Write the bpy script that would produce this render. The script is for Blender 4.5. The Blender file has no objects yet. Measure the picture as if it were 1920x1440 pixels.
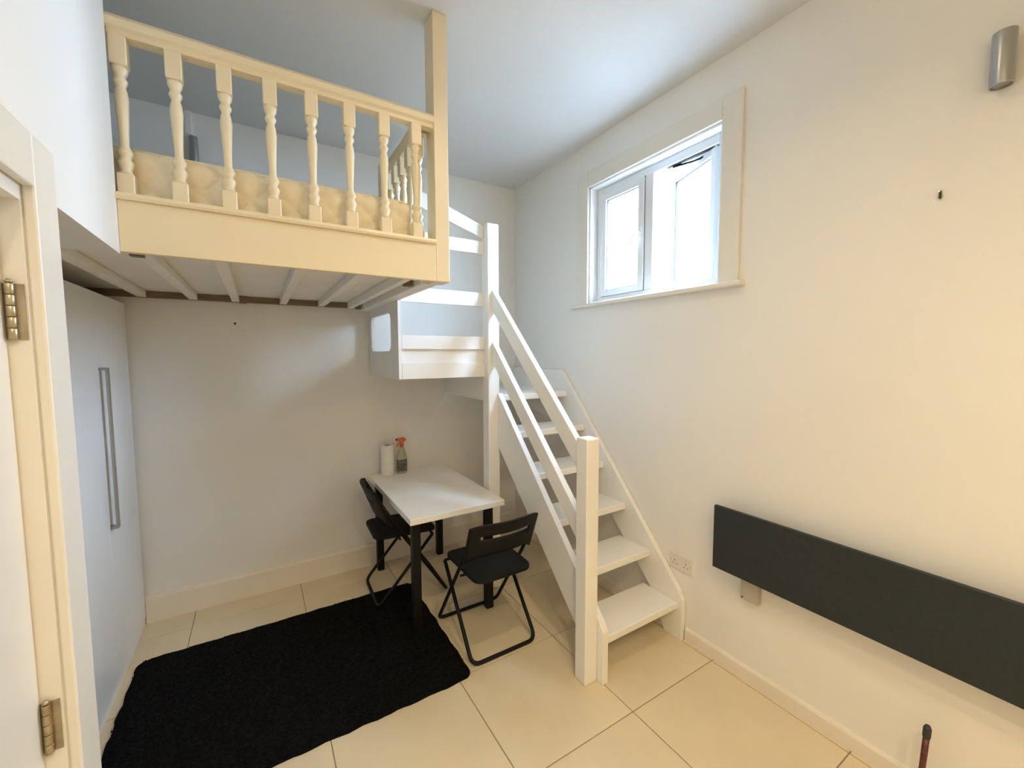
import bpy, bmesh, math, random
from mathutils import Vector, Matrix, Quaternion
random.seed(7)
R = math.radians
SC = bpy.context.scene
COL = SC.collection
PI = math.pi

# ------------------------------------------------------------------ camera
cam_d = bpy.data.cameras.new('camera')
cam_d.sensor_fit = 'HORIZONTAL'; cam_d.sensor_width = 36.0
cam_d.lens = 775.3 / 1920 * 36.0
cam_d.clip_start = 0.02
cam = bpy.data.objects.new('camera', cam_d); COL.objects.link(cam)
YAW, PITCH, ROLL, EYE = 0.5514, 0.0711, -0.00355, 1.62
def cam_matrix():
    c, s = math.cos(YAW), math.sin(YAW)
    Rz = Matrix(((c, -s, 0), (s, c, 0), (0, 0, 1)))
    B = Matrix(((1, 0, 0), (0, 0, -1), (0, 1, 0)))
    c, s = math.cos(PITCH), math.sin(PITCH)
    Rx = Matrix(((1, 0, 0), (0, c, -s), (0, s, c)))
    c, s = math.cos(ROLL), math.sin(ROLL)
    Rr = Matrix(((c, -s, 0), (s, c, 0), (0, 0, 1)))
    M = Rr @ Rx @ B @ Rz
    m = Matrix((M[0], -M[1], -M[2])).transposed().to_4x4()
    m.translation = (0, 0, EYE)
    return m
cam.matrix_world = cam_matrix()
SC.camera = cam

# ------------------------------------------------------------------ world, exposure
SKY = 60.0
LAMP = 22.0
K1, K2 = 0.27, 0.76
w = bpy.data.worlds.new('sky'); SC.world = w; w.use_nodes = True
bg = w.node_tree.nodes['Background']
bg.inputs[0].default_value = (0.50, 0.70, 0.97, 1); bg.inputs[1].default_value = SKY
vs = SC.view_settings
vs.view_transform = 'Standard'; vs.look = 'None'; vs.gamma = 1.0; vs.use_curve_mapping = False
vs.exposure = 0.16
SC.cycles.max_bounces = 8; SC.cycles.diffuse_bounces = 5
SC.cycles.transparent_max_bounces = 8
SC.cycles.caustics_reflective = False; SC.cycles.caustics_refractive = False
SC.cycles.sample_clamp_indirect = 0.0

# room dimensions (metres)
XR = 2.014      # wall with the window
YB = 3.222      # wall under the loft
ZC = 3.08       # ceiling
XD = -0.35      # wall with the door
YREAR = -1.9
YF = 1.757      # loft front
XL = 0.73       # loft side

# sky portal in the window opening (guides sampling of the sky only)
pd = bpy.data.lights.new('window_portal', 'AREA'); pd.shape = 'RECTANGLE'; pd.size = 1.0; pd.size_y = 0.8
pd.cycles.is_portal = True
po = bpy.data.objects.new('window_portal', pd); COL.objects.link(po)
po.location = (XR + 0.21, 1.76, 2.38); po.rotation_euler = (0, R(90), 0)

# ------------------------------------------------------------------ materials
def mat(name, col, rough=0.5, var=0.04, scale=6.0, bump=0.0, bscale=80.0, metal=0.0, spec=0.5, stretch=None, sheen=0.0):
    m = bpy.data.materials.new(name); m.use_nodes = True
    nt = m.node_tree; b = nt.nodes['Principled BSDF']
    tc = nt.nodes.new('ShaderNodeTexCoord'); mp = nt.nodes.new('ShaderNodeMapping')
    nt.links.new(tc.outputs['Object'], mp.inputs[0])
    if stretch: mp.inputs['Scale'].default_value = stretch
    nz = nt.nodes.new('ShaderNodeTexNoise'); nz.inputs['Scale'].default_value = scale; nz.inputs['Detail'].default_value = 4
    nt.links.new(mp.outputs[0], nz.inputs['Vector'])
    rp = nt.nodes.new('ShaderNodeValToRGB')
    rp.color_ramp.elements[0].position = 0.3; rp.color_ramp.elements[1].position = 0.7
    rp.color_ramp.elements[0].color = tuple(c * (1 - var) for c in col) + (1,)
    rp.color_ramp.elements[1].color = tuple(min(1, c * (1 + var)) for c in col) + (1,)
    nt.links.new(nz.outputs[0], rp.inputs[0]); nt.links.new(rp.outputs[0], b.inputs['Base Color'])
    b.inputs['Roughness'].default_value = rough; b.inputs['Metallic'].default_value = metal
    b.inputs['Specular IOR Level'].default_value = spec
    if sheen: b.inputs['Sheen Weight'].default_value = sheen
    if bump:
        n2 = nt.nodes.new('ShaderNodeTexNoise'); n2.inputs['Scale'].default_value = bscale; n2.inputs['Detail'].default_value = 3
        nt.links.new(mp.outputs[0], n2.inputs['Vector'])
        bp = nt.nodes.new('ShaderNodeBump'); bp.inputs['Strength'].default_value = bump; bp.inputs['Distance'].default_value = 0.004
        nt.links.new(n2.outputs[0], bp.inputs['Height']); nt.links.new(bp.outputs[0], b.inputs['Normal'])
    return m
def frosted(name, col, clear):
    # lightly obscured glass: part of the light goes straight on, part is scattered
    m = bpy.data.materials.new(name); m.use_nodes = True
    nt = m.node_tree
    for n in list(nt.nodes): nt.nodes.remove(n)
    out = nt.nodes.new('ShaderNodeOutputMaterial'); mx = nt.nodes.new('ShaderNodeMixShader'); m2 = nt.nodes.new('ShaderNodeMixShader')
    tr = nt.nodes.new('ShaderNodeBsdfTranslucent'); gl = nt.nodes.new('ShaderNodeBsdfGlossy'); tp = nt.nodes.new('ShaderNodeBsdfTransparent')
    nz = nt.nodes.new('ShaderNodeTexNoise'); nz.inputs['Scale'].default_value = 40
    rp = nt.nodes.new('ShaderNodeValToRGB')
    rp.color_ramp.elements[0].color = tuple(c * 0.97 for c in col) + (1,); rp.color_ramp.elements[1].color = tuple(col) + (1,)
    nt.links.new(nz.outputs[0], rp.inputs[0]); nt.links.new(rp.outputs[0], tr.inputs[0])
    tp.inputs[0].default_value = tuple(col) + (1,)
    gl.inputs['Roughness'].default_value = 0.3
    m2.inputs[0].default_value = clear; mx.inputs[0].default_value = 0.05
    nt.links.new(tr.outputs[0], m2.inputs[1]); nt.links.new(tp.outputs[0], m2.inputs[2])
    nt.links.new(m2.outputs[0], mx.inputs[1]); nt.links.new(gl.outputs[0], mx.inputs[2]); nt.links.new(mx.outputs[0], out.inputs[0])
    return m
def emit(name, col, s):
    m = bpy.data.materials.new(name); m.use_nodes = True
    b = m.node_tree.nodes['Principled BSDF']
    b.inputs['Base Color'].default_value = (0.9, 0.9, 0.9, 1)
    b.inputs['Emission Color'].default_value = col + (1,); b.inputs['Emission Strength'].default_value = s
    return m
M = {
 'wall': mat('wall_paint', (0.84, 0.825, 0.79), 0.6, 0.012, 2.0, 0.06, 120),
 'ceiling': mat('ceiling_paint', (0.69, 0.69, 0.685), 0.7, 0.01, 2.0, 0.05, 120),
 'cream': mat('cream_gloss_paint', (0.86, 0.745, 0.52), 0.4, 0.02, 5.0, 0.03, 60),
 'white': mat('white_gloss_paint', (0.87, 0.86, 0.83), 0.38, 0.015, 5.0, 0.04, 50),
 'skirt': mat('skirting_paint', (0.82, 0.76, 0.66), 0.4, 0.02, 5.0),
 'trim': mat('trim_paint', (0.80, 0.77, 0.70), 0.4, 0.015, 5.0),
 'upvc': mat('white_upvc', (0.82, 0.85, 0.87), 0.3, 0.01, 5.0),
 'gasket': mat('black_rubber', (0.03, 0.03, 0.035), 0.6, 0.1, 20),
 'tile': mat('cream_floor_tile', (0.75, 0.635, 0.44), 0.33, 0.05, 3.0, 0.03, 30),
 'grout': mat('grey_grout', (0.30, 0.25, 0.18), 0.9, 0.1, 30),
 'laminate': mat('white_laminate', (0.87, 0.88, 0.88), 0.35, 0.01, 4),
 'tabletop': mat('white_melamine', (0.88, 0.865, 0.82), 0.4, 0.015, 4),
 'black': mat('black_powder_metal', (0.0045, 0.0045, 0.005), 0.5, 0.2, 30, 0.05, 200, spec=0.25),
 'blackp': mat('black_plastic', (0.004, 0.0045, 0.0055), 0.55, 0.2, 30, 0.1, 300, spec=0.25),
 'rug': mat('black_rug_pile', (0.0055, 0.0055, 0.006), 0.95, 0.4, 60, 0.6, 150, spec=0.1),
 'steel': mat('brushed_steel', (0.42, 0.43, 0.43), 0.35, 0.06, 10, 0.05, 200, metal=1.0, stretch=(1, 1, 0.05)),
 'brass': mat('worn_brass', (0.45, 0.38, 0.26), 0.4, 0.2, 30, metal=1.0),
 'heater': mat('anthracite_heater', (0.022, 0.029, 0.033), 0.55, 0.1, 60, 0.15, 400, spec=0.35),
 'socket': mat('white_plastic', (0.78, 0.74, 0.68), 0.35, 0.01, 5),
 'greybox': mat('grey_plastic', (0.50, 0.47, 0.42), 0.45, 0.03, 8),
 'mattress': mat('cream_quilted_cloth', (0.92, 0.83, 0.63), 0.85, 0.05, 25, 0.3, 200),
 'piping': mat('mattress_piping', (0.82, 0.76, 0.62), 0.8, 0.03, 30),
 'ply': mat('painted_board', (0.85, 0.82, 0.75), 0.6, 0.03, 5, 0.05, 40),
 'rawply': mat('brown_timber', (0.20, 0.14, 0.085), 0.7, 0.2, 8, stretch=(1, 12, 12)),
 'brick': mat('yellow_stock_brick', (0.62, 0.47, 0.26), 0.9, 0.22, 12, 0.4, 60),
 'darkground': mat('dark_ground', (0.07, 0.07, 0.07), 0.9, 0.2, 8, 0.3, 60),
 'mortar': mat('pale_mortar', (0.62, 0.60, 0.55), 0.95, 0.08, 30),
 'paper': mat('paper_towel', (0.83, 0.81, 0.77), 0.9, 0.02, 30, 0.4, 90),
 'card': mat('brown_card', (0.22, 0.18, 0.13), 0.9, 0.1, 30),
 'orange': mat('orange_red_plastic', (0.62, 0.13, 0.045), 0.4, 0.04, 20),
 'bottle': mat('green_grey_bottle', (0.40, 0.40, 0.27), 0.25, 0.06, 20),
 'blabel': mat('dark_bottle_label', (0.12, 0.11, 0.085), 0.5, 0.45, 45),
 'red': mat('dark_red_plastic', (0.10, 0.022, 0.018), 0.4, 0.5, 60),
 'frost': frosted('frosted_glass', (0.93, 0.90, 0.88), 0.8),
 'frostblue': frosted('frosted_glass_cool', (0.86, 0.93, 0.97), 0.8),
}

# ------------------------------------------------------------------ mesh builder
class MB:
    def __init__(s): s.bm = bmesh.new()
    def sheet(s, x, y0, y1, z0, z1):
        s.bm.faces.new([s.bm.verts.new(p) for p in ((x, y0, z0), (x, y1, z0), (x, y1, z1), (x, y0, z1))]); return s
    def box(s, x0, x1, y0, y1, z0, z1, bev=0.0, seg=2):
        v = [s.bm.verts.new((x, y, z)) for z in (z0, z1) for (x, y) in ((x0, y0), (x1, y0), (x1, y1), (x0, y1))]
        f = [(3, 2, 1, 0), (4, 5, 6, 7), (0, 1, 5, 4), (1, 2, 6, 5), (2, 3, 7, 6), (3, 0, 4, 7)]
        fs = [s.bm.faces.new([v[i] for i in q]) for q in f]
        if bev > 0:
            es = list({e for q in fs for e in q.edges})
            bmesh.ops.bevel(s.bm, geom=es, offset=bev, segments=seg, affect='EDGES', profile=0.5)
        return s
    def prism(s, pts, axis, a, b, bev=0.0):
        # pts: 2D polygon (counter-clockwise or not), extruded along axis 'x','y','z' from a to b
        def P(p, t):
            return {'x': (t, p[0], p[1]), 'y': (p[0], t, p[1]), 'z': (p[0], p[1], t)}[axis]
        A = [s.bm.verts.new(P(p, a)) for p in pts]; B = [s.bm.verts.new(P(p, b)) for p in pts]
        n = len(pts); fs = [s.bm.faces.new(A), s.bm.faces.new(B[::-1])]
        for i in range(n): fs.append(s.bm.faces.new((A[i], B[i], B[(i + 1) % n], A[(i + 1) % n])))
        bmesh.ops.recalc_face_normals(s.bm, faces=fs)
        if bev > 0:
            es = list({e for q in fs for e in q.edges})
            bmesh.ops.bevel(s.bm, geom=es, offset=bev, segments=2, affect='EDGES', profile=0.5)
        return s
    def lathe(s, prof, c=(0, 0, 0), n=20, sx=1.0, sy=1.0, cap=True):
        rings = []
        for r, z in prof:
            rings.append([s.bm.verts.new((c[0] + sx * r * math.cos(2 * PI * i / n), c[1] + sy * r * math.sin(2 * PI * i / n), c[2] + z)) for i in range(n)])
        for a, b in zip(rings, rings[1:]):
            for i in range(n):
                f = s.bm.faces.new((a[i], a[(i + 1) % n], b[(i + 1) % n], b[i])); f.smooth = True
        if cap:
            s.bm.faces.new(rings[0][::-1]); s.bm.faces.new(rings[-1])
        return s
    def tube(s, pts, r, n=10, closed=False, cap=True):
        pts = [Vector(p) for p in pts]; m = len(pts); rings = []; up = None
        for i, p in enumerate(pts):
            if closed: t = (pts[(i + 1) % m] - pts[i - 1])
            else: t = pts[min(i + 1, m - 1)] - pts[max(i - 1, 0)]
            t.normalize()
            if up is None:
                up = t.orthogonal().normalized()
            else:
                up = (up - t * up.dot(t)).normalized()
            sd = t.cross(up)
            rr = r[i] if isinstance(r, (list, tuple)) else r
            rings.append([s.bm.verts.new(p + (up * math.cos(2 * PI * k / n) + sd * math.sin(2 * PI * k / n)) * rr) for k in range(n)])
        pr = list(zip(rings, rings[1:]))
        if closed: pr.append((rings[-1], rings[0]))
        fs = []
        for a, b in pr:
            for i in range(n):
                f = s.bm.faces.new((a[i], a[(i + 1) % n], b[(i + 1) % n], b[i])); f.smooth = True; fs.append(f)
        if cap and not closed:
            fs.append(s.bm.faces.new(rings[0][::-1])); fs.append(s.bm.faces.new(rings[-1]))
        bmesh.ops.recalc_face_normals(s.bm, faces=fs)
        return s
    def rounded_plate(s, pts, z0, z1, bev):
        return s.prism(pts, 'z', z0, z1, bev)
    def mesh(s, name):
        me = bpy.data.meshes.new(name); s.bm.to_mesh(me); s.bm.free(); return me
    def build(s, name, m, parent=None, **tags):
        me = s.mesh(name); me.materials.append(M[m] if isinstance(m, str) else m)
        return link(name, me, parent, **tags)
def link(name, me, parent=None, label=None, cat=None, group=None, kind=None):
    o = bpy.data.objects.new(name, me); COL.objects.link(o)
    if parent is not None:
        o.parent = parent
        # meshes are modelled in room coordinates: undo the offset of an Empty parent
        if parent.type == 'EMPTY': o.matrix_parent_inverse = Matrix.Translation(-parent.location)
    tag(o, label, cat, group, kind); return o
def tag(o, label=None, cat=None, group=None, kind=None):
    if label: o['label'] = label
    if cat: o['category'] = cat
    if group: o['group'] = group
    if kind: o['kind'] = kind
    return o
def thing(name, loc, label=None, cat=None, group=None, kind=None):
    o = bpy.data.objects.new(name, None); COL.objects.link(o); o.location = loc; o.empty_display_size = 0.05
    return tag(o, label, cat, group, kind)
def box(name, m, parent, *a, bev=0.0, **tags): return MB().box(*a, bev=bev).build(name, m, parent, **tags)

# ================================================================== THE ROOM
S = dict(kind='structure')
# floor: grout bed with one object for each tile
fl = box('floor', 'grout', None, -1.32, XR + 0.2, YREAR - 0.1, YB + 0.1, -0.12, -0.003, **S)
PX, PY, X0, Y0, G = 0.595, 0.6, 0.2, 1.2215, 0.0022
full = None
for i in range(-3, 4):
    for j in range(-6, 5):
        a, b = X0 + i * PX, X0 + (i + 1) * PX; c, d = Y0 + j * PY, Y0 + (j + 1) * PY
        a2, b2, c2, d2 = max(a, -1.25), min(b, XR), max(c, YREAR), min(d, YB)
        if b2 - a2 < 0.02 or d2 - c2 < 0.02: continue
        whole = abs((b2 - a2) - PX) < 1e-6 and abs((d2 - c2) - PY) < 1e-6
        if whole:
            if full is None:
                full = MB().box(G, PX - G, G, PY - G, -0.012, 0.0, bev=0.0012, seg=1).mesh('tile'); full.materials.append(M['tile'])
            t = bpy.data.objects.new('tile', full)
            COL.objects.link(t); t.parent = fl; t.location = (a, c, random.uniform(-0.0003, 0))
        else:
            MB().box(a2 + G, b2 - G, c2 + G, d2 - G, -0.012, 0.0, bev=0.0012, seg=1).build('tile', 'tile', fl)
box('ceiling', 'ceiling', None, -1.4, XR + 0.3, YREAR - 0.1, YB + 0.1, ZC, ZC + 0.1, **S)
# window wall with its opening
WY0, WY1, WZ0, WZ1 = 1.262, 2.235, 1.985, 2.77
b = MB()
b.box(XR, XR + 0.2, YREAR - 0.1, WY0, 0, ZC).box(XR, XR + 0.2, WY1, YB + 0.1, 0, ZC)
b.box(XR, XR + 0.2, WY0, WY1, 0, WZ0).box(XR, XR + 0.2, WY0, WY1, WZ1, ZC)
b.build('wall_right', 'wall', None, **S)
box('wall_back', 'wall', None, -1.4, XR, YB, YB + 0.1, 0, ZC, **S)
box('wall_rear', 'wall', None, -1.4, XR, YREAR - 0.1, YREAR, 0, ZC, **S)
# door wall, bulkhead over the recess, recess walls
DY0, DY1, DZ = 0.34, 1.12, 1.93
b = MB()
b.box(XD - 0.12, XD, YREAR, DY0 - 0.0, 0, ZC).box(XD - 0.12, XD, DY0, DY1, DZ, ZC).box(XD - 0.12, XD, DY1, 1.235, 0, ZC)
b.box(-1.25, XD, 1.235, YF, 1.937, ZC)
b.build('wall_left', 'wall', None, **S)
b = MB()
b.box(-1.35, -1.25, 1.0, YB, 0, ZC).box(-1.25, -0.66, 1.135, 1.235, 0, 1.937).box(-1.25, -0.67, 2.14, 2.20, 0, 1.937)
b.box(-1.25, XD - 0.12, 1.0, 1.135, 0, ZC)
b.build('wall_recess', 'wall', None, **S)
box('hall_wall', 'wall', None, -1.0, -0.9, YREAR, 1.0, 0, ZC, **S)
# baseboards
sk = MB().prism([(YB, 0), (YB - 0.018, 0), (YB - 0.018, 0.145), (YB - 0.012, 0.165), (YB, 0.168)], 'x', -0.635, 1.37).build('baseboard_back', 'skirt', None, **S)
MB().prism([(YB, 0), (YB - 0.018, 0), (YB - 0.018, 0.145), (YB - 0.012, 0.165), (YB, 0.168)], 'x', 1.37, XR).build('baseboard_corner', 'skirt', None, **S)
MB().prism([(XR, 0), (XR - 0.014, 0), (XR - 0.014, 0.062), (XR - 0.009, 0.072), (XR, 0.074)], 'y', YREAR, 1.395).build('baseboard_right', 'skirt', None, **S)
MB().prism([(XR, 0), (XR - 0.014, 0), (XR - 0.014, 0.062), (XR - 0.009, 0.072), (XR, 0.074)], 'y', 1.52, YB - 0.02).build('baseboard_stair', 'skirt', None, **S)

# ---------------------------------------------------------------- door
dr = thing('door_1', (XD - 0.03, DY1, 0), 'cream-white flush door in a painted frame with steel hinges', None, **S)
XLF = XD - 0.030    # room face of the leaf
box('door_leaf', 'trim', dr, XLF - 0.04, XLF, DY0 + 0.035, DY1 - 0.012, 0.008, DZ - 0.035, bev=0.002)
b = MB(); b.box(XD - 0.12, XD - 0.001, DY1 - 0.009, DY1 + 0.0, 0, DZ - 0.03).box(XD - 0.12, XD - 0.001, DY0, DY0 + 0.03, 0, DZ - 0.03).box(XD - 0.12, XD - 0.001, DY0, DY1, DZ - 0.03, DZ)
b.build('door_lining', 'trim', dr)
for nm, a in (('architrave', (XD, XD + 0.018, DY1 - 0.003, DY1 + 0.098, 0, DZ + 0.095)), ('architrave', (XD, XD + 0.018, DY0 - 0.098, DY0 + 0.003, 0, DZ + 0.095)), ('architrave', (XD, XD + 0.018, DY0 + 0.003, DY1 - 0.003, DZ - 0.003, DZ + 0.095))):
    box(nm, 'trim', dr, *a, bev=0.004)
for zc in (1.70, 0.905):
    h = MB()
    for k in range(5):
        z = zc - 0.05 + k * 0.02
        h.lathe([(0.0062, 0.0006), (0.0066, 0.0012), (0.0066, 0.0188), (0.0062, 0.0194)], (XLF + 0.009, DY1 - 0.0165, z), 12)
    h.lathe([(0.004, 0), (0.006, 0.003), (0.002, 0.008)], (XLF + 0.009, DY1 - 0.0165, zc + 0.05), 10)
    ho = h.build('hinge', 'brass', dr)
    box('hinge_plate', 'brass', ho, XLF - 0.001, XLF + 0.026, DY1 - 0.0115, DY1 - 0.0075, zc - 0.05, zc + 0.05)

# ---------------------------------------------------------------- window
wn = thing('window_1', (XR, 1.75, WZ0), 'white two-light window with frosted glass, one casement pushed open', None, **S)
FX0, FX1 = XR + 0.065, XR + 0.125
# architrave and sill on the room side
box('architrave', 'trim', wn, XR - 0.018, XR, 1.160, WY0, 1.972, 2.872, bev=0.003)
box('architrave', 'trim', wn, XR - 0.018, XR, WY1, 2.345, 1.972, 2.872, bev=0.003)
box('architrave', 'trim', wn, XR - 0.018, XR, WY0, WY1, WZ1, 2.872, bev=0.003)
box('window_sill', 'trim', wn, XR - 0.045, FX0 + 0.01, 1.130, 2.395, 1.948, 1.973, bev=0.006)
# white reveal boards
b = MB(); b.box(XR, FX1, WY0 - 0.002, WY0 + 0.012, 1.973, WZ1).box(XR, FX1, WY1 - 0.012, WY1 + 0.002, 1.973, WZ1).box(XR, FX1, WY0, WY1, WZ1 - 0.012, WZ1 + 0.002)
b.build('reveal', 'upvc', wn)
# outer frame with mullion
ya, yb, za, zb, ym = WY0 + 0.012, WY1 - 0.012, 1.975, WZ1 - 0.012, 1.775
FW = 0.048
b = MB()
for q in ((FX0, FX1, ya, ya + FW, za, zb), (FX0, FX1, yb - FW, yb, za, zb), (FX0, FX1, ya + FW, yb - FW, za, za + FW), (FX0, FX1, ya + FW, yb - FW, zb - FW, zb), (FX0, FX1, ym - 0.032, ym + 0.032, za + FW, zb - FW)):
    b.box(*q, bev=0.004)
b.build('window_frame', 'upvc', wn)
def sash(y0, y1, z0, z1, x0, x1, w=0.045):
    b = MB()
    for q in ((x0, x1, y0, y0 + w, z0, z1), (x0, x1, y1 - w, y1, z0, z1), (x0, x1, y0 + w, y1 - w, z0, z0 + w), (x0, x1, y0 + w, y1 - w, z1 - w, z1)):
        b.box(*q, bev=0.004)
    return b
def gasket(y0, y1, z0, z1, x0, x1, t=0.004):
    b = MB()
    for q in ((x0, x1, y0, y0 + t, z0, z1), (x0, x1, y1 - t, y1, z0, z1), (x0, x1, y0, y1, z0, z0 + t), (x0, x1, y0, y1, z1 - t, z1)): b.box(*q)
    return b
# closed light (towards the stairs)
y0, y1, z0, z1 = ym + 0.030, yb - FW + 0.002, za + FW - 0.002, zb - FW + 0.002
s1 = sash(y0, y1, z0, z1, FX0 - 0.012, FX1 - 0.008).build('sash', 'upvc', wn)
gasket(y0 + 0.044, y1 - 0.044, z0 + 0.044, z1 - 0.044, FX0 + 0.0, FX0 + 0.012).build('gasket', 'gasket', s1)
gasket(y0 - 0.002, y1 + 0.002, z0 - 0.002, z1 + 0.002, FX0 - 0.003, FX0 + 0.003, 0.0035).build('gasket', 'gasket', s1)
MB().sheet(FX0 + 0.015, y0 + 0.043, y1 - 0.043, z0 + 0.043, z1 - 0.043).build('pane', 'frost', s1)
h = MB(); hy, hz = y0 + 0.022, (z0 + z1) / 2 + 0.01
h.box(FX0 - 0.020, FX0 - 0.012, hy - 0.011, hy + 0.011, hz - 0.03, hz + 0.03, bev=0.003)
h.tube([(FX0 - 0.016, hy, hz), (FX0 - 0.045, hy, hz), (FX0 - 0.052, hy + 0.008, hz - 0.008), (FX0 - 0.052, hy + 0.03, hz - 0.035), (FX0 - 0.052, hy + 0.036, hz - 0.085)], 0.0065, 10)
h.build('window_handle', 'upvc', s1)
# open casement: hinged on the jamb away from the stairs, swung outwards
y0, y1 = ya + FW - 0.002, ym - 0.030
TH = R(20)
def swing(mb):
    piv = Vector((FX1 + 0.005, y0 + 0.004, 0)); rot = Matrix.Rotation(-TH, 3, 'Z')
    for v in mb.bm.verts: v.co = piv + rot @ (v.co - Vector((FX1 - 0.01, y0, 0)))
    return mb
s2 = swing(sash(y0, y1, z0, z1, FX0 - 0.012, FX1 - 0.008)).build('sash', 'upvc', wn)
swing(gasket(y0 + 0.044, y1 - 0.044, z0 + 0.044, z1 - 0.044, FX0, FX0 + 0.012)).build('gasket', 'gasket', s2)
swing(MB().sheet(FX0 + 0.015, y0 + 0.043, y1 - 0.043, z0 + 0.043, z1 - 0.043)).build('pane', 'frostblue', s2)
h = MB(); h.box(FX0 - 0.020, FX0 - 0.012, y1 - 0.035, y1 - 0.011, hz - 0.03, hz + 0.03, bev=0.003)
h.tube([(FX0 - 0.016, y1 - 0.022, hz), (FX0 - 0.048, y1 - 0.022, hz), (FX0 - 0.052, y1 - 0.022, hz - 0.02), (FX0 - 0.052, y1 - 0.022, hz - 0.09)], 0.0065, 10)
swing(h).build('window_handle', 'upvc', s2)
# friction stay of the open casement
h = MB(); zt = zb - FW - 0.003
h.box(FX0 + 0.01, FX0 + 0.028, y0 + 0.02, y1 - 0.09, zt - 0.003, zt)
h.tube([(FX0 + 0.02, y0 + 0.30, zt - 0.007), (FX0 + 0.045, y0 + 0.20, zt - 0.010), (FX1 - 0.01, y0 + 0.07, zt - 0.012)], 0.006, 6)
h.build('friction_stay', 'black', wn)

# ---------------------------------------------------------------- neighbouring brick wing outside the window
bw = box('wall_outside', 'mortar', None, 2.3, 4.6, 2.762, 2.95, 0.5, 4.4, **S)
box('unseen_ground', 'darkground', None, XR + 0.2, 14.0, -12.0, 12.0, -0.2, -0.02, **S)  # unseen ground, added and kept dark to cut light thrown on the ceiling
bm_ = MB().box(0, 0.213, -0.022, 0.0, 0, 0.064, bev=0.003, seg=1).mesh('brick'); bm_.materials.append(M['brick'])
row = 0; z = 1.7
while z < 3.75:
    x = 2.62 - (0.112 if row % 2 else 0)
    while x < 4.2:
        o = bpy.data.objects.new('brick', bm_); COL.objects.link(o); o.parent = bw
        o.location = (x, 2.764 + random.uniform(-0.003, 0.003), z); x += 0.224
    z += 0.075; row += 1

# ================================================================== LOFT BED
lf = thing('loft_bed', (0.2, YF, 1.945), 'cream-painted loft bed platform with turned spindle railing and corner post', 'loft bed')
box('fascia', 'cream', lf, XD, 0.69, YF, YF + 0.028, 1.945, 2.104, bev=0.002)
MB().prism([(YF - 0.010, 2.104), (YF - 0.014, 2.112), (YF - 0.010, 2.124), (YF + 0.06, 2.124), (YF + 0.06, 2.104)], 'x', XD, 0.69).build('base_rail', 'cream', lf)
box('corner_post', 'cream', lf, 0.69, 0.755, YF, YF + 0.10, 1.945, ZC, bev=0.003)
# handrail with moulded section
yc = YF + 0.032
MB().prism([(yc - 0.020, 2.600), (yc - 0.020, 2.614), (yc - 0.034, 2.620), (yc - 0.036, 2.640), (yc - 0.024, 2.655), (yc + 0.024, 2.655), (yc + 0.036, 2.640), (yc + 0.034, 2.620), (yc + 0.020, 2.614), (yc + 0.020, 2.600)], 'x', XD, 0.69).build('handrail', 'cream', lf)
def spindle(h, sq=0.044):
    a = sq / 2; b = MB()
    b.box(-a, a, -a, a, 0, 0.066, bev=0.003, seg=1)
    b.box(-a, a, -a, a, h - 0.086, h, bev=0.003, seg=1)
    p = [(0.021, 0.066), (0.0165, 0.073), (0.0155, 0.081), (0.019, 0.090), (0.0215, 0.099), (0.019, 0.108), (0.0145, 0.113), (0.0145, 0.120), (0.0195, 0.128), (0.0205, 0.134), (0.0165, 0.142),
         (0.0120, 0.152), (0.0125, 0.185), (0.0175, h - 0.20), (0.0185, h - 0.185), (0.016, h - 0.160), (0.012, h - 0.147), (0.0145, h - 0.140), (0.0185, h - 0.132), (0.0185, h - 0.127), (0.014, h - 0.119), (0.014, h - 0.113), (0.0195, h - 0.103), (0.021, h - 0.094), (0.020, h - 0.086)]
    b.lathe(p, n=14)
    me = b.mesh('baluster'); me.materials.append(M['cream']); return me
SPM = spindle(0.477)
def put_part(name, me, parent, loc):
    o = bpy.data.objects.new(name, me); COL.objects.link(o); o.parent = parent
    o.location = Vector(loc) - parent.location; return o
for k in range(8): put_part('baluster', SPM, lf, (-0.328 + 0.1348 * k, yc, 2.124))
# railing along the open side
xs = 0.662
MB().prism([(xs - 0.02, 2.600), (xs - 0.034, 2.62), (xs - 0.03, 2.648), (xs, 2.656), (xs + 0.03, 2.648), (xs + 0.034, 2.62), (xs + 0.02, 2.600)], 'y', YF + 0.07, 2.43).build('side_handrail', 'cream', lf)
box('side_base_rail', 'cream', lf, xs - 0.03, xs + 0.03, YF + 0.06, 2.44, 2.02, 2.124)
for k in range(5): put_part('baluster', SPM, lf, (xs, YF + 0.135 + 0.112 * k, 2.124))
box('side_newel', 'cream', lf, xs - 0.03, xs + 0.03, 2.43, 2.49, 1.99, 2.70, bev=0.004)
# platform: deck, bearers and frame
box('deck', 'ply', lf, -1.22, XL, YF + 0.03, YB - 0.005, 1.995, 2.008)
for x in (-0.55, -0.313, -0.10, 0.162, 0.393): box('bearer', 'ply', lf, x - 0.02, x + 0.02, YF + 0.07, YB - 0.06, 1.958, 1.994, bev=0.002)
box('frame_beam', 'ply', lf, -1.2, 0.60, YF + 0.03, YF + 0.068, 1.952, 1.994, bev=0.002)
box('frame_beam', 'rawply', lf, -1.2, 0.60, YB - 0.058, YB - 0.02, 1.958, 1.994, bev=0.002)
box('frame_beam', 'ply', lf, 0.565, 0.60, YF + 0.07, YB - 0.06, 1.953, 1.994, bev=0.002)
box('side_beam', 'ply', lf, 0.655, XL, YF + 0.105, YB - 0.003, 1.944, 1.994, bev=0.002)
for x, y in ((0.628, YF + 0.22), (0.628, YB - 0.1), (-0.325, YF + 0.085), (-0.062, YB - 0.075)):
    box('bracket', 'rawply', lf, x - 0.018, x + 0.018, y - 0.014, y + 0.014, 1.948, 1.994)

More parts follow.
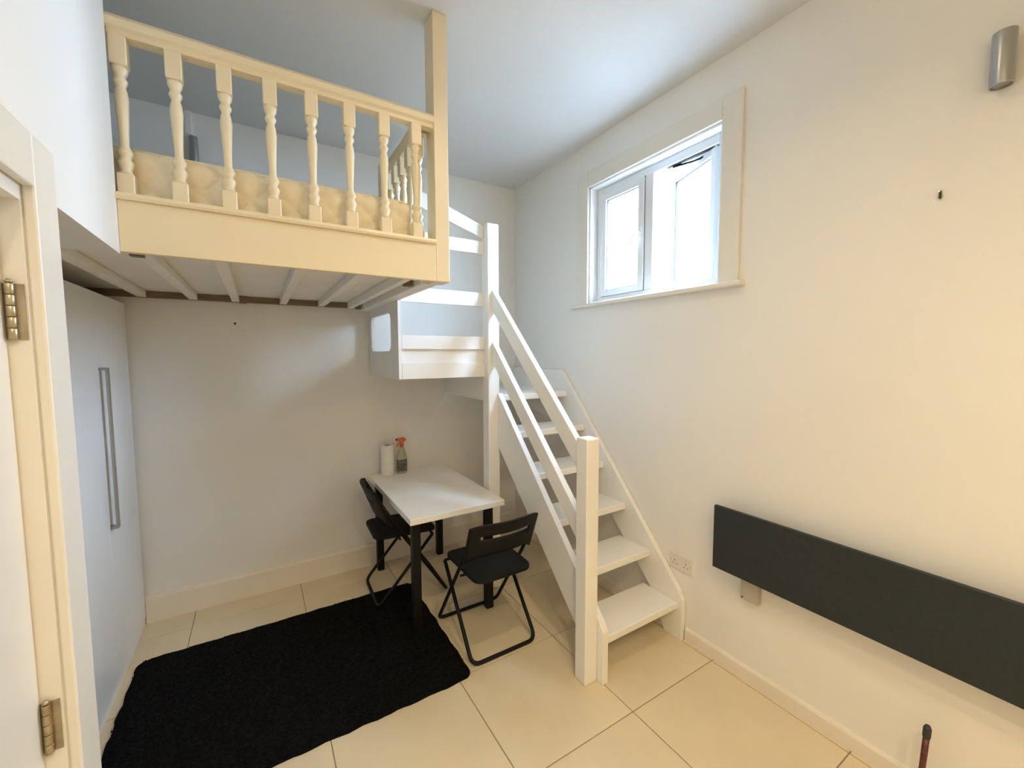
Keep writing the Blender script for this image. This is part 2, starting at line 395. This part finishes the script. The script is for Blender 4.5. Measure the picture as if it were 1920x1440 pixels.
# ---------------------------------------------------------------- mattress (quilted)
mx0, mx1, my0, my1, mz0, mz1 = -1.18, 0.60, 1.838, 3.17, 2.009, 2.288
mt = thing('mattress', (-0.3, 2.5, mz0), 'thick cream quilted mattress lying behind the spindle railing', 'mattress')
b = MB(); bm = b.bm
NX, NZ = 260, 30
grid = []
for i in range(NX + 1):
    col = []
    for j in range(NZ + 1):
        u = mx0 + (mx1 - mx0) * i / NX; v = mz0 + (mz1 - mz0) * j / NZ
        p, q = (u + v * 1.1) / 0.15, (u - v * 1.1) / 0.15
        quilt = (abs(math.sin(PI * p)) * abs(math.sin(PI * q))) ** 0.4
        e = min(j, NZ - j) / 4.0; edge = 0.012 * (1 - min(1, e)) ** 2
        col.append(bm.verts.new((u, my0 + edge - 0.016 * quilt, v)))
    grid.append(col)
for i in range(NX):
    for j in range(NZ):
        f = bm.faces.new((grid[i][j], grid[i + 1][j], grid[i + 1][j + 1], grid[i][j + 1])); f.smooth = True
b.box(mx0, mx1, my0 + 0.012, my1, mz0, mz1, bev=0.012)
b.build('mattress_body', 'mattress', mt)
MB().tube([(mx0, my0 + 0.006, mz1), (mx1 - 0.03, my0 + 0.006, mz1), (mx1 - 0.004, my0 + 0.03, mz1), (mx1 - 0.004, my1, mz1)], 0.0065, 8).build('piping', 'piping', mt)
MB().tube([(mx0, my0 + 0.006, mz0 + 0.008), (mx1 - 0.03, my0 + 0.006, mz0 + 0.008), (mx1 - 0.004, my0 + 0.03, mz0 + 0.008), (mx1 - 0.004, my1, mz0 + 0.008)], 0.0065, 8).build('piping', 'piping', mt)

# ================================================================== STAIRCASE
st = thing('staircase', (1.4, 1.45, 0), 'white open-tread timber staircase climbing along the window wall to the loft', 'staircase')
NX0, NX1 = 1.297, 1.375
def newel(x0, x1, y0, y1, z1):
    b = MB(); b.box(x0, x1, y0, y1, 0, z1, bev=0.006); return b
newel(NX0, NX1, 1.440, 1.518, 1.222).build('newel_post', 'white', st)
newel(1.305, 1.390, 2.420, 2.505, 2.475).build('newel_post', 'white', st)
# strings
MB().prism([(1.402, 0), (1.402, 0.265), (1.43, 0.31), (2.42, 1.36), (2.42, 1.0), (1.60, 0.19), (1.46, 0.0)], 'x', 1.3755, 1.412, bev=0.003).build('stair_string', 'white', st)
MB().prism([(1.402, 0), (1.402, 0.235), (1.43, 0.285), (2.50, 1.505), (3.20, 1.505), (3.20, 1.20), (2.50, 1.10), (1.60, 0.19), (1.52, 0.0)], 'x', 1.978, 2.011, bev=0.003).build('stair_string', 'white', st)
# treads
tm = MB().box(1.411, 1.979, 0, 0.245, -0.042, 0, bev=0.006).mesh('tread'); tm.materials.append(M['white'])
for k in range(5): put_part('tread', tm, st, (0, 1.430 + 0.2 * k, 0.215 + 0.226 * k))
box('landing_tread', 'white', st, 1.385, 1.979, 2.43, YB - 0.022, 1.303, 1.345, bev=0.006)
box('tread', 'white', st, 1.02, 1.40, 2.50, YB - 0.004, 1.476, 1.514, bev=0.006)
box('tread', 'white', st, 0.742, 1.06, 2.50, YB - 0.004, 1.600, 1.640, bev=0.006)
box('light_stop_board', 'white', st, 1.024, 1.040, 2.502, YB - 0.004, 1.5145, 1.5995)  # unseen board added to block window light leaking between the upper treads
box('carriage_board', 'white', st, 1.322, 1.350, 2.506, YB - 0.002, 1.303, 1.474, bev=0.002)
# sloping guard rails on the lower flight
def slope(zt0, zt1, d): # top at post, top at newel, depth
    return MB().prism([(1.519, zt1), (2.419, zt0), (2.419, zt0 - d), (1.519, zt1 - d)], 'x', 1.335, 1.371, bev=0.004)
slope(2.045, 1.150, 0.135).build('guard_rail', 'white', st)
slope(1.705, 0.785, 0.135).build('guard_rail', 'white', st)
# upper part: apron boards, panel and side panel with cut-out
UY = 2.475
box('apron_panel', 'white', st, 0.742, 1.304, UY + 0.012, UY + 0.024, 1.476, 1.737)
for z0_, z1_ in ((1.472, 1.570), (1.655, 1.738)): box('apron_board', 'white', st, 0.742, 1.304, UY - 0.008, UY + 0.0115, z0_, z1_, bev=0.002)
for z0_, z1_ in ((1.939, 2.030), (2.283, 2.365)): box('guard_rail', 'white', st, 0.742, 1.304, UY - 0.002, UY + 0.022, z0_, z1_, bev=0.003)
MB().prism([(0.70, 2.668), (1.304, 2.465), (1.304, 2.384), (0.70, 2.565)], 'y', UY - 0.002, UY + 0.024, bev=0.003).build('guard_rail', 'white', st)
def panel_hole(x0, x1, y0, y1, z0, z1, hy0, hy1, hz0, hz1, rad, n=10):
    inner = []; cs = [(hy1 - rad, hz1 - rad, 0), (hy0 + rad, hz1 - rad, 90), (hy0 + rad, hz0 + rad, 180), (hy1 - rad, hz0 + rad, 270)]
    outer = []; oc = [(y1, z1), (y0, z1), (y0, z0), (y1, z0)]
    for k, (cy_, cz_, a0) in enumerate(cs):
        for t in range(n + 1):
            a = R(a0 + 90 * t / n)
            inner.append((cy_ + rad * math.cos(a), cz_ + rad * math.sin(a)))
            o = oc[k]; nx = oc[(k + 1) % 4]; pv = oc[k - 1]
            f = t / n
            if f <= 0.5: q = (o[0] + (pv[0] - o[0]) * (0.5 - f) * 0.6, o[1] + (pv[1] - o[1]) * (0.5 - f) * 0.6)
            else: q = (o[0] + (nx[0] - o[0]) * (f - 0.5) * 0.6, o[1] + (nx[1] - o[1]) * (f - 0.5) * 0.6)
            outer.append(q)
    b = MB(); bm = b.bm; m = len(inner)
    I = [[bm.verts.new((x, p[0], p[1])) for p in inner] for x in (x0, x1)]
    O = [[bm.verts.new((x, p[0], p[1])) for p in outer] for x in (x0, x1)]
    fs = []
    for i in range(m):
        j = (i + 1) % m
        fs += [bm.faces.new((I[0][i], I[0][j], O[0][j], O[0][i])), bm.faces.new((I[1][i], O[1][i], O[1][j], I[1][j])),
               bm.faces.new((I[0][i], I[1][i], I[1][j], I[0][j])), bm.faces.new((O[0][i], O[0][j], O[1][j], O[1][i]))]
    bmesh.ops.recalc_face_normals(bm, faces=fs)
    return b
panel_hole(0.722, 0.741, UY - 0.008, YB - 0.003, 1.472, 1.942, 2.63, 3.14, 1.645, 1.888, 0.05).build('side_panel', 'white', st)

# ================================================================== WARDROBE
WX = -0.635
wd = thing('wardrobe', (-0.9, 2.7, 0), 'tall white wardrobe with two flush doors under the loft bed', 'wardrobe')
box('carcass', 'laminate', wd, -1.22, WX - 0.021, 2.215, YB - 0.022, 0.04, 1.918, bev=0.002)
box('plinth', 'laminate', wd, -1.18, WX - 0.004, 2.225, YB - 0.022, 0.0, 0.040)
box('end_panel', 'laminate', wd, -0.70, WX - 0.001, 2.204, 2.222, 0.0, 1.925, bev=0.001)
box('wardrobe_door', 'laminate', wd, WX - 0.020, WX, 2.226, 2.655, 0.047, 1.920, bev=0.0015)
d2 = box('wardrobe_door', 'laminate', wd, WX - 0.020, WX, 2.6595, 3.198, 0.047, 1.920, bev=0.0015)
h = MB(); h.box(WX + 0.022, WX + 0.030, 2.664, 2.700, 0.785, 1.565, bev=0.002).box(WX, WX + 0.023, 2.664, 2.700, 0.785, 0.797).box(WX, WX + 0.023, 2.664, 2.700, 1.553, 1.565)
h.build('handle', 'steel', d2, label='long brushed steel bar handle')

# ================================================================== TABLE
tb = thing('dining_table', (0.98, 2.69, 0), 'small white-topped dining table with square black legs', 'table')
box('tabletop', 'tabletop', tb, 0.680, 1.283, 2.178, 3.198, 0.679, 0.715, bev=0.003)
for x in (0.735, 1.208):
    for y in (2.262, 3.105):
        MB().box(x - 0.024, x + 0.024, y - 0.024, y + 0.024, 0.0082 if (x < 1 and y < 2.5) else 0.0, 0.6785, bev=0.003).build('leg', 'black', tb)

# ================================================================== CHAIRS (origin at floor centre, facing +y)
def fillet(pts, r, n=5):
    out = [Vector(pts[0])]
    for a, b, c in zip(pts, pts[1:], pts[2:]):
        a, b, c = Vector(a), Vector(b), Vector(c); d1 = (a - b).normalized(); d2 = (c - b).normalized()
        rr = min(r, (a - b).length * 0.45, (c - b).length * 0.45)
        p0, p1 = b + d1 * rr, b + d2 * rr
        for k in range(n + 1):
            t = k / n; out.append(p0.lerp(b, t).lerp(b.lerp(p1, t), t))
    out.append(Vector(pts[-1])); return out
TR = 0.0105
def chair_meshes():
    ms = {}
    # rear legs: floor loop at the back rising to the seat front
    w = 0.198; zf = TR
    ms['rear_leg_frame'] = (MB().tube(fillet([(-w, 0.13, 0.425), (-w, -0.225, zf), (w, -0.225, zf), (w, 0.13, 0.425)], 0.05), TR, 10), 'black')
    w2 = 0.203
    ms['front_leg_frame'] = (MB().tube(fillet([(-w2 + 0.012, -0.225, 0.715), (-w2 + 0.004, -0.10, 0.50), (-w2, 0.236, zf), (w2, 0.236, zf), (w2 - 0.004, -0.10, 0.50), (w2 - 0.012, -0.225, 0.715)], 0.05), TR, 10), 'black')
    ms['front_crossbar'] = (MB().tube([(-w, 0.13, 0.425), (w, 0.13, 0.425)], 0.008, 8), 'black')
    ms['rear_crossbar'] = (MB().tube([(-w2 + 0.005, -0.085, 0.43), (w2 - 0.005, -0.085, 0.43)], 0.007, 8), 'black')
    # seat plate, rounded corners, slightly wider in front
    pts = []
    for cx, cy, a0, rr in ((0.142, 0.124, 0, 0.04), (-0.142, 0.124, 90, 0.04), (-0.115, -0.180, 180, 0.06), (0.115, -0.180, 270, 0.06)):
        for k in range(7):
            a = R(a0 + 15 * k); pts.append((cx + rr * math.cos(a), cy + rr * math.sin(a)))
    ms['seat'] = (MB().prism(pts, 'z', 0.436, 0.458, bev=0.005), 'blackp')
    # backrest: bowed plate with a long slot
    b = MB(); bm = b.bm
    NXc = 28; hw = 0.209
    zs = [0.556, 0.572, 0.600, 0.640, 0.668, 0.692, 0.708, 0.734, 0.752, 0.762]
    ringF = {}; 
    def pos(i, j, off):
        u = -1 + 2 * i / NXc; x = hw * u; z = zs[j]
        bow = 0.045 * (1 - u * u)
        zz = z
        if j >= 7: zz = z - 0.020 * abs(u) ** 6
        if j <= 1: zz = z + 0.012 * (1 - u * u) - 0.03 * max(0, abs(u) - 0.7) / 0.3
        lean = -0.160 - (zz - 0.58) * 0.40
        return (x, lean - bow + off, zz)
    def slot(i, j): 
        u = -1 + 2 * (i + 0.5) / NXc
        return j == 4 and abs(u) < 0.72
    vf = [[bm.verts.new(pos(i, j, 0.0)) for j in range(len(zs))] for i in range(NXc + 1)]
    vb = [[bm.verts.new(pos(i, j, -0.014)) for j in range(len(zs))] for i in range(NXc + 1)]
    nz = len(zs) - 1
    solid = lambda i, j: 0 <= i < NXc and 0 <= j < nz and not slot(i, j)
    fs = []
    for i in range(NXc):
        for j in range(nz):
            if not solid(i, j): continue
            for q in ((vf[i][j], vf[i + 1][j], vf[i + 1][j + 1], vf[i][j + 1]), (vb[i][j], vb[i][j + 1], vb[i + 1][j + 1], vb[i + 1][j])):
                f = bm.faces.new(q); f.smooth = True; fs.append(f)
            for (di, dj, p, q) in ((-1, 0, (i, j), (i, j + 1)), (1, 0, (i + 1, j), (i + 1, j + 1)), (0, -1, (i, j), (i + 1, j)), (0, 1, (i, j + 1), (i + 1, j + 1))):
                if not solid(i + di, j + dj):
                    fs.append(bm.faces.new((vf[p[0]][p[1]], vf[q[0]][q[1]], vb[q[0]][q[1]], vb[p[0]][p[1]])))
    bmesh.ops.recalc_face_normals(bm, faces=fs)
    ms['backrest'] = (b, 'blackp')
    out = {}
    for k, (mb, m) in ms.items():
        me = mb.mesh(k); me.materials.append(M[m]); out[k] = me
    return out
CH = chair_meshes()
def chair(loc, rz, label, rx=0.0):
    t = thing('folding_chair', loc, label, 'chair', 'black folding chairs at the table'); t.rotation_euler = (rx, 0, rz)
    for k, me in CH.items():
        o = bpy.data.objects.new(k, me); COL.objects.link(o); o.parent = t
    return t
chair((1.084, 2.066, 0.0), R(0), 'black folding chair at the table end beside the staircase')
chair((0.822, 2.775, 0.0046), R(-92), 'black folding chair tucked under the table beside the long bare wall', rx=-0.0190)

# ================================================================== RUG
rg = thing('rug', (0.14, 2.3, 0), 'black shaggy rectangular rug on the tiles in front of the wardrobe', 'rug')
rx0, rx1, ry0, ry1 = -0.598, 0.866, 1.79, 2.80
def rug_outline(inset=0.0, n=60):
    pts = []
    cs = [((rx1 - 0.05, ry1 - 0.05), 0), ((rx0 + 0.05, ry1 - 0.05), 90), ((rx0 + 0.05, ry0 + 0.05), 180), ((rx1 - 0.05, ry0 + 0.05), 270)]
    corner = []
    for (c, a0) in cs:
        for k in range(5):
            a = R(a0 + 22.5 * k); corner.append((c[0] + 0.05 * math.cos(a), c[1] + 0.05 * math.sin(a)))
    out = []
    for i, p in enumerate(corner):
        q = corner[(i + 1) % len(corner)]; L = math.hypot(q[0] - p[0], q[1] - p[1]); m = max(1, int(L / 0.03))
        for k in range(m):
            t = k / m; x, y = p[0] + (q[0] - p[0]) * t, p[1] + (q[1] - p[1]) * t
            dx, dy = q[0] - p[0], q[1] - p[1]; wv = 0.003 * math.sin(x * 41 + y * 37) + random.uniform(-0.002, 0.002)
            out.append((x + dy / max(L, 1e-6) * wv, y - dx / max(L, 1e-6) * wv))
    return out
MB().prism(rug_outline(), 'z', 0.0, 0.008).build('backing', 'rug', rg)
b = MB(); bm = b.bm
for k in range(15000):
    x, y = random.uniform(rx0 + 0.004, rx1 - 0.004), random.uniform(ry0 + 0.004, ry1 - 0.004)
    ex, ey = max(0, abs(x - (rx0 + rx1) / 2) - (rx1 - rx0) / 2 + 0.05), max(0, abs(y - (ry0 + ry1) / 2) - (ry1 - ry0) / 2 + 0.05)
    if ex * ex + ey * ey > 0.05 ** 2: continue
    if abs(x - 0.735) < 0.036 and abs(y - 2.262) < 0.036: continue        # pressed flat under the table leg
    if 0.54 < x < 0.68 and y > 2.53: continue                            # and under the chair's rear bar
    a = random.uniform(0, 2 * PI); h_ = random.uniform(0.003, 0.007); l = random.uniform(0.002, 0.009)
    tx, ty = x + l * math.cos(a), y + l * math.sin(a)
    v = [bm.verts.new((x + 0.005 * math.cos(a + t), y + 0.005 * math.sin(a + t), 0.0075)) for t in (0.6, 2.7, 4.7)] + [bm.verts.new((tx, ty, 0.0075 + h_))]
    for q in ((0, 1, 3), (1, 2, 3), (2, 0, 3)): bm.faces.new([v[i] for i in q])
b.build('pile', 'rug', rg, kind='stuff')

# ================================================================== THINGS ON THE TABLE
pt = thing('paper_towel_roll', (0.812, 3.128, 0.7152), 'white paper towel roll standing on the table by the wall', 'paper towels')
MB().lathe([(0.021, 0.0), (0.048, 0.0), (0.0495, 0.004), (0.0495, 0.222), (0.048, 0.226), (0.021, 0.226), (0.021, 0.0)], (0.812, 3.128, 0.7152), 32, cap=False).build('paper', 'paper', pt)
MB().lathe([(0.019, 0.001), (0.0208, 0.001), (0.0208, 0.2255), (0.019, 0.2255), (0.019, 0.001)], (0.812, 3.128, 0.7152), 24, cap=False).build('core_tube', 'card', pt)
bx, by, bz = 0.915, 3.105, 0.7152
sb = thing('spray_bottle', (bx, by, bz), 'trigger spray cleaning bottle with an orange-red nozzle on the table', 'spray bottle')
bb = MB().lathe([(0.034, 0.0), (0.038, 0.006), (0.039, 0.05), (0.038, 0.12), (0.033, 0.15), (0.022, 0.178), (0.0135, 0.195), (0.013, 0.215)], (bx, by, bz), 24, sx=1.0, sy=0.68).build('bottle_body', 'bottle', sb)
MB().lathe([(0.0392, 0.018), (0.0398, 0.022), (0.0402, 0.05), (0.0396, 0.105), (0.0388, 0.110)], (bx, by, bz), 24, sx=1.0, sy=0.68, cap=False).build('bottle_label', 'blabel', bb)
MB().lathe([(0.0165, 0.205), (0.0165, 0.228), (0.012, 0.232)], (bx, by, bz), 16).build('collar', 'orange', sb)
hd = MB(); hd.prism([(bx - 0.036, bz + 0.252), (bx - 0.034, bz + 0.272), (bx + 0.018, bz + 0.276), (bx + 0.034, bz + 0.262), (bx + 0.030, bz + 0.250), (bx + 0.012, bz + 0.240), (bx + 0.011, bz + 0.231), (bx - 0.011, bz + 0.231), (bx - 0.012, bz + 0.250)], 'y', by - 0.012, by + 0.012, bev=0.003)
hd.build('spray_head', 'orange', sb)
MB().prism([(bx - 0.022, bz + 0.251), (bx - 0.016, bz + 0.251), (bx - 0.023, bz + 0.225), (bx - 0.034, bz + 0.205), (bx - 0.039, bz + 0.207), (bx - 0.030, bz + 0.228)], 'y', by - 0.007, by + 0.007, bev=0.002).build('trigger', 'orange', sb)
MB().lathe([(0.008, 0.0), (0.008, 0.008)], (0, 0, 0), 12).build('nozzle', 'blackp', sb)
nz_ = [o for o in sb.children if o.name.startswith('nozzle')][0]
nz_.matrix_parent_inverse = Matrix.Translation((-0.043, 0, 0.262)) @ Matrix.Rotation(R(90), 4, 'Y')

# ================================================================== ON THE WINDOW WALL
ht = thing('panel_heater', (XR, 0.55, 0.54), 'long anthracite grey flat panel heater mounted low on the window wall', 'heater')
box('heater_panel', 'heater', ht, 1.930, 1.952, -0.25, 1.200, 0.543, 0.862, bev=0.003)
box('back_housing', 'heater', ht, 1.9525, XR - 0.012, -0.18, 1.130, 0.575, 0.830, bev=0.003)
for y in (0.95, 0.0): box('wall_bracket', 'steel', ht, XR - 0.0118, XR, y - 0.03, y + 0.03, 0.58, 0.80)
def socket():
    t = thing('double_socket', (XR, 1.438, 0.435), 'white double plug socket beside the foot of the staircase', 'socket')
    x = XR; y0, y1, z0, z1 = 1.365, 1.511, 0.390, 0.478
    box('face_plate', 'socket', t, x - 0.010, x, y0, y1, z0, z1, bev=0.003)
    for yc_ in (1.474, 1.402):
        for dy, dz, w_, h_ in ((0, 0.004, 0.004, 0.008), (-0.011, -0.016, 0.0065, 0.004), (0.011, -0.016, 0.0065, 0.004)):
            box('pin_hole', 'gasket', t, x - 0.0105, x - 0.0075, yc_ + dy - w_ / 2, yc_ + dy + w_ / 2, 0.434 + dz - h_ / 2, 0.434 + dz + h_ / 2)
        rk = box('rocker_switch', 'socket', t, x - 0.013, x - 0.0075, yc_ - 0.006, yc_ + 0.006, 0.452, 0.470, bev=0.001)
        box('switch_mark', 'red', rk, x - 0.0133, x - 0.0128, yc_ - 0.003, yc_ + 0.003, 0.4655, 0.4675)
    for yc_ in (y0 + 0.012, y1 - 0.012): MB().lathe([(0.003, 0), (0.003, 0.001)], (0, 0, 0), 10).build('screw', 'steel', t).matrix_parent_inverse = Matrix.Translation((-0.0105, yc_ - 1.438, 0.0)) @ Matrix.Rotation(R(90), 4, 'Y')
socket()
fs_ = thing('fused_spur', (XR, 1.04, 0.46), 'grey square heater connection box half hidden below the panel heater', 'connection box')
box('box_body', 'greybox', fs_, XR - 0.030, XR, 0.998, 1.084, 0.418, 0.540, bev=0.003)
box('cover_plate', 'greybox', fs_, XR - 0.034, XR - 0.0302, 1.001, 1.081, 0.421, 0.537, bev=0.001)
MB().lathe([(0.004, 0), (0.004, 0.0015)], (0, 0, 0), 10).build('screw', 'gasket', fs_).matrix_parent_inverse = Matrix.Translation((-0.0355, 0.03, -0.028)) @ Matrix.Rotation(R(90), 4, 'Y')

def wall_sconce(loc, axis, label, sc=1.0):
    # axis: direction from the wall into the room
    t = thing('wall_sconce', loc, label, 'wall light', 'steel tube wall lights')
    ang = math.atan2(axis[1], axis[0]); t.rotation_euler.z = ang; t.scale = (sc, sc, 1)
    def part(name, mb, m, parent=t):
        me = mb.mesh(name); me.materials.append(M[m]); o = bpy.data.objects.new(name, me); COL.objects.link(o); o.parent = parent; return o
    b = MB(); b.lathe([(0.029, -0.078), (0.034, -0.078), (0.0345, -0.076), (0.0345, 0.076), (0.034, 0.078), (0.029, 0.078), (0.029, -0.078)], (0.046, 0, 0), 28, cap=False)
    part('tube', b, 'steel')
    b = MB(); b.box(0.0, 0.013, -0.022, 0.022, -0.06, 0.06, bev=0.002); part('back_plate', b, 'steel')
    b = MB(); b.lathe([(0.0285, -0.074), (0.0285, 0.06)], (0.046, 0, 0), 20); part('lamp_holder', b, 'steel')
wall_sconce((XR, 0.345, 2.515), (-1, 0), 'brushed steel tube wall light high on the window wall', 0.78)
wall_sconce((-0.272, YB, 2.85), (0, -1), 'dark steel tube wall light on the wall behind the mattress', 0.62)
MB().box(-0.312, -0.278, YB - 0.02, YB, 2.945, ZC, bev=0.003).build('cable_trunking', 'wall', None, label='painted vertical cable cover between ceiling and wall light above the mattress', cat='cable cover')
def nail(name, loc, axis, label, L=0.022):
    p = Vector(loc); a = Vector(axis)
    MB().tube([p - a * 0.002, p + a * L, p + a * (L + 0.001), p + a * (L + 0.003)], [0.0035, 0.0035, 0.007, 0.007], 8).build(name, 'gasket', None, label=label, cat='nail')
wp = thing('wall_plug', (XR, 0.471, 2.158), 'dark screw plug sticking out of the window wall below the steel wall light', 'screw')
MB().box(XR - 0.012, XR, 0.4685, 0.4735, 2.146, 2.172, bev=0.001).build('plug', 'gasket', wp)
MB().tube([(XR - 0.011, 0.471, 2.166), (XR - 0.020, 0.471, 2.168)], 0.0022, 8).build('screw_shank', 'steel', wp)
nail('wall_nail', (-0.112, YB, 1.825), (0, -1, 0), 'small dark nail in the wall just under the loft bed', 0.008)

# ================================================================== STICK LEANING NEAR THE WALL
def handle():
    a, c = Vector((1.915, 0.404, 0.0)), Vector((1.945, 0.396, 0.322))
    t = thing('cleaning_stick', (1.915, 0.404, 0), 'thin dark red stick with a black cap leaning under the panel heater', 'stick')
    d = (c - a)
    MB().tube([a + d * 0.02, a + d * 0.5], 0.0095, 12).build('lower_shaft', 'blackp', t)
    MB().tube([a + d * 0.5, a + d * 0.55, a + d * 0.86], [0.0088, 0.0088, 0.0092], 12).build('shaft', 'red', t)
    MB().tube([a + d * 0.86, a + d * 0.88, a + d * 0.97, a + d * 1.0], [0.0095, 0.0112, 0.0112, 0.007], 14).build('cap', 'gasket', t)
handle()

# ================================================================== CEILING DOWNLIGHTS (outside the frame)
LM = emit('lamp_lens', (1.0, 0.78, 0.47), LAMP)
def downlight(x, y, k, label):
    t = thing('ceiling_downlight', (x, y, ZC), label, 'ceiling light', 'round ceiling downlights')
    MB().lathe([(0.045, 0.0), (0.062, 0.0), (0.060, -0.006), (0.047, -0.010), (0.045, 0.0)], (x, y, ZC), 28, cap=False).build('trim_ring', 'steel', t)
    MB().lathe([(0.0449, 0.0), (0.0449, -0.004), (0.03, -0.007)], (x, y, ZC), 24).build('lens', LM, t)
    ld = bpy.data.lights.new('downlight_bulb', 'AREA'); ld.shape = 'DISK'; ld.size = 0.08; ld.energy = LAMP * k; ld.color = (1.0, 0.78, 0.47)
    ld.spread = R(142)
    lo = bpy.data.objects.new('downlight_bulb', ld); COL.objects.link(lo); lo.parent = t; lo.location = (0, 0, -0.012)
downlight(0.85, 0.83, K1, 'warm round ceiling downlight between the window and the door')
downlight(0.0, -0.60, K2, 'warm round ceiling downlight behind the viewer on the door side')
downlight(0.6, -1.0, K2, 'warm round ceiling downlight behind the viewer on the heater side')
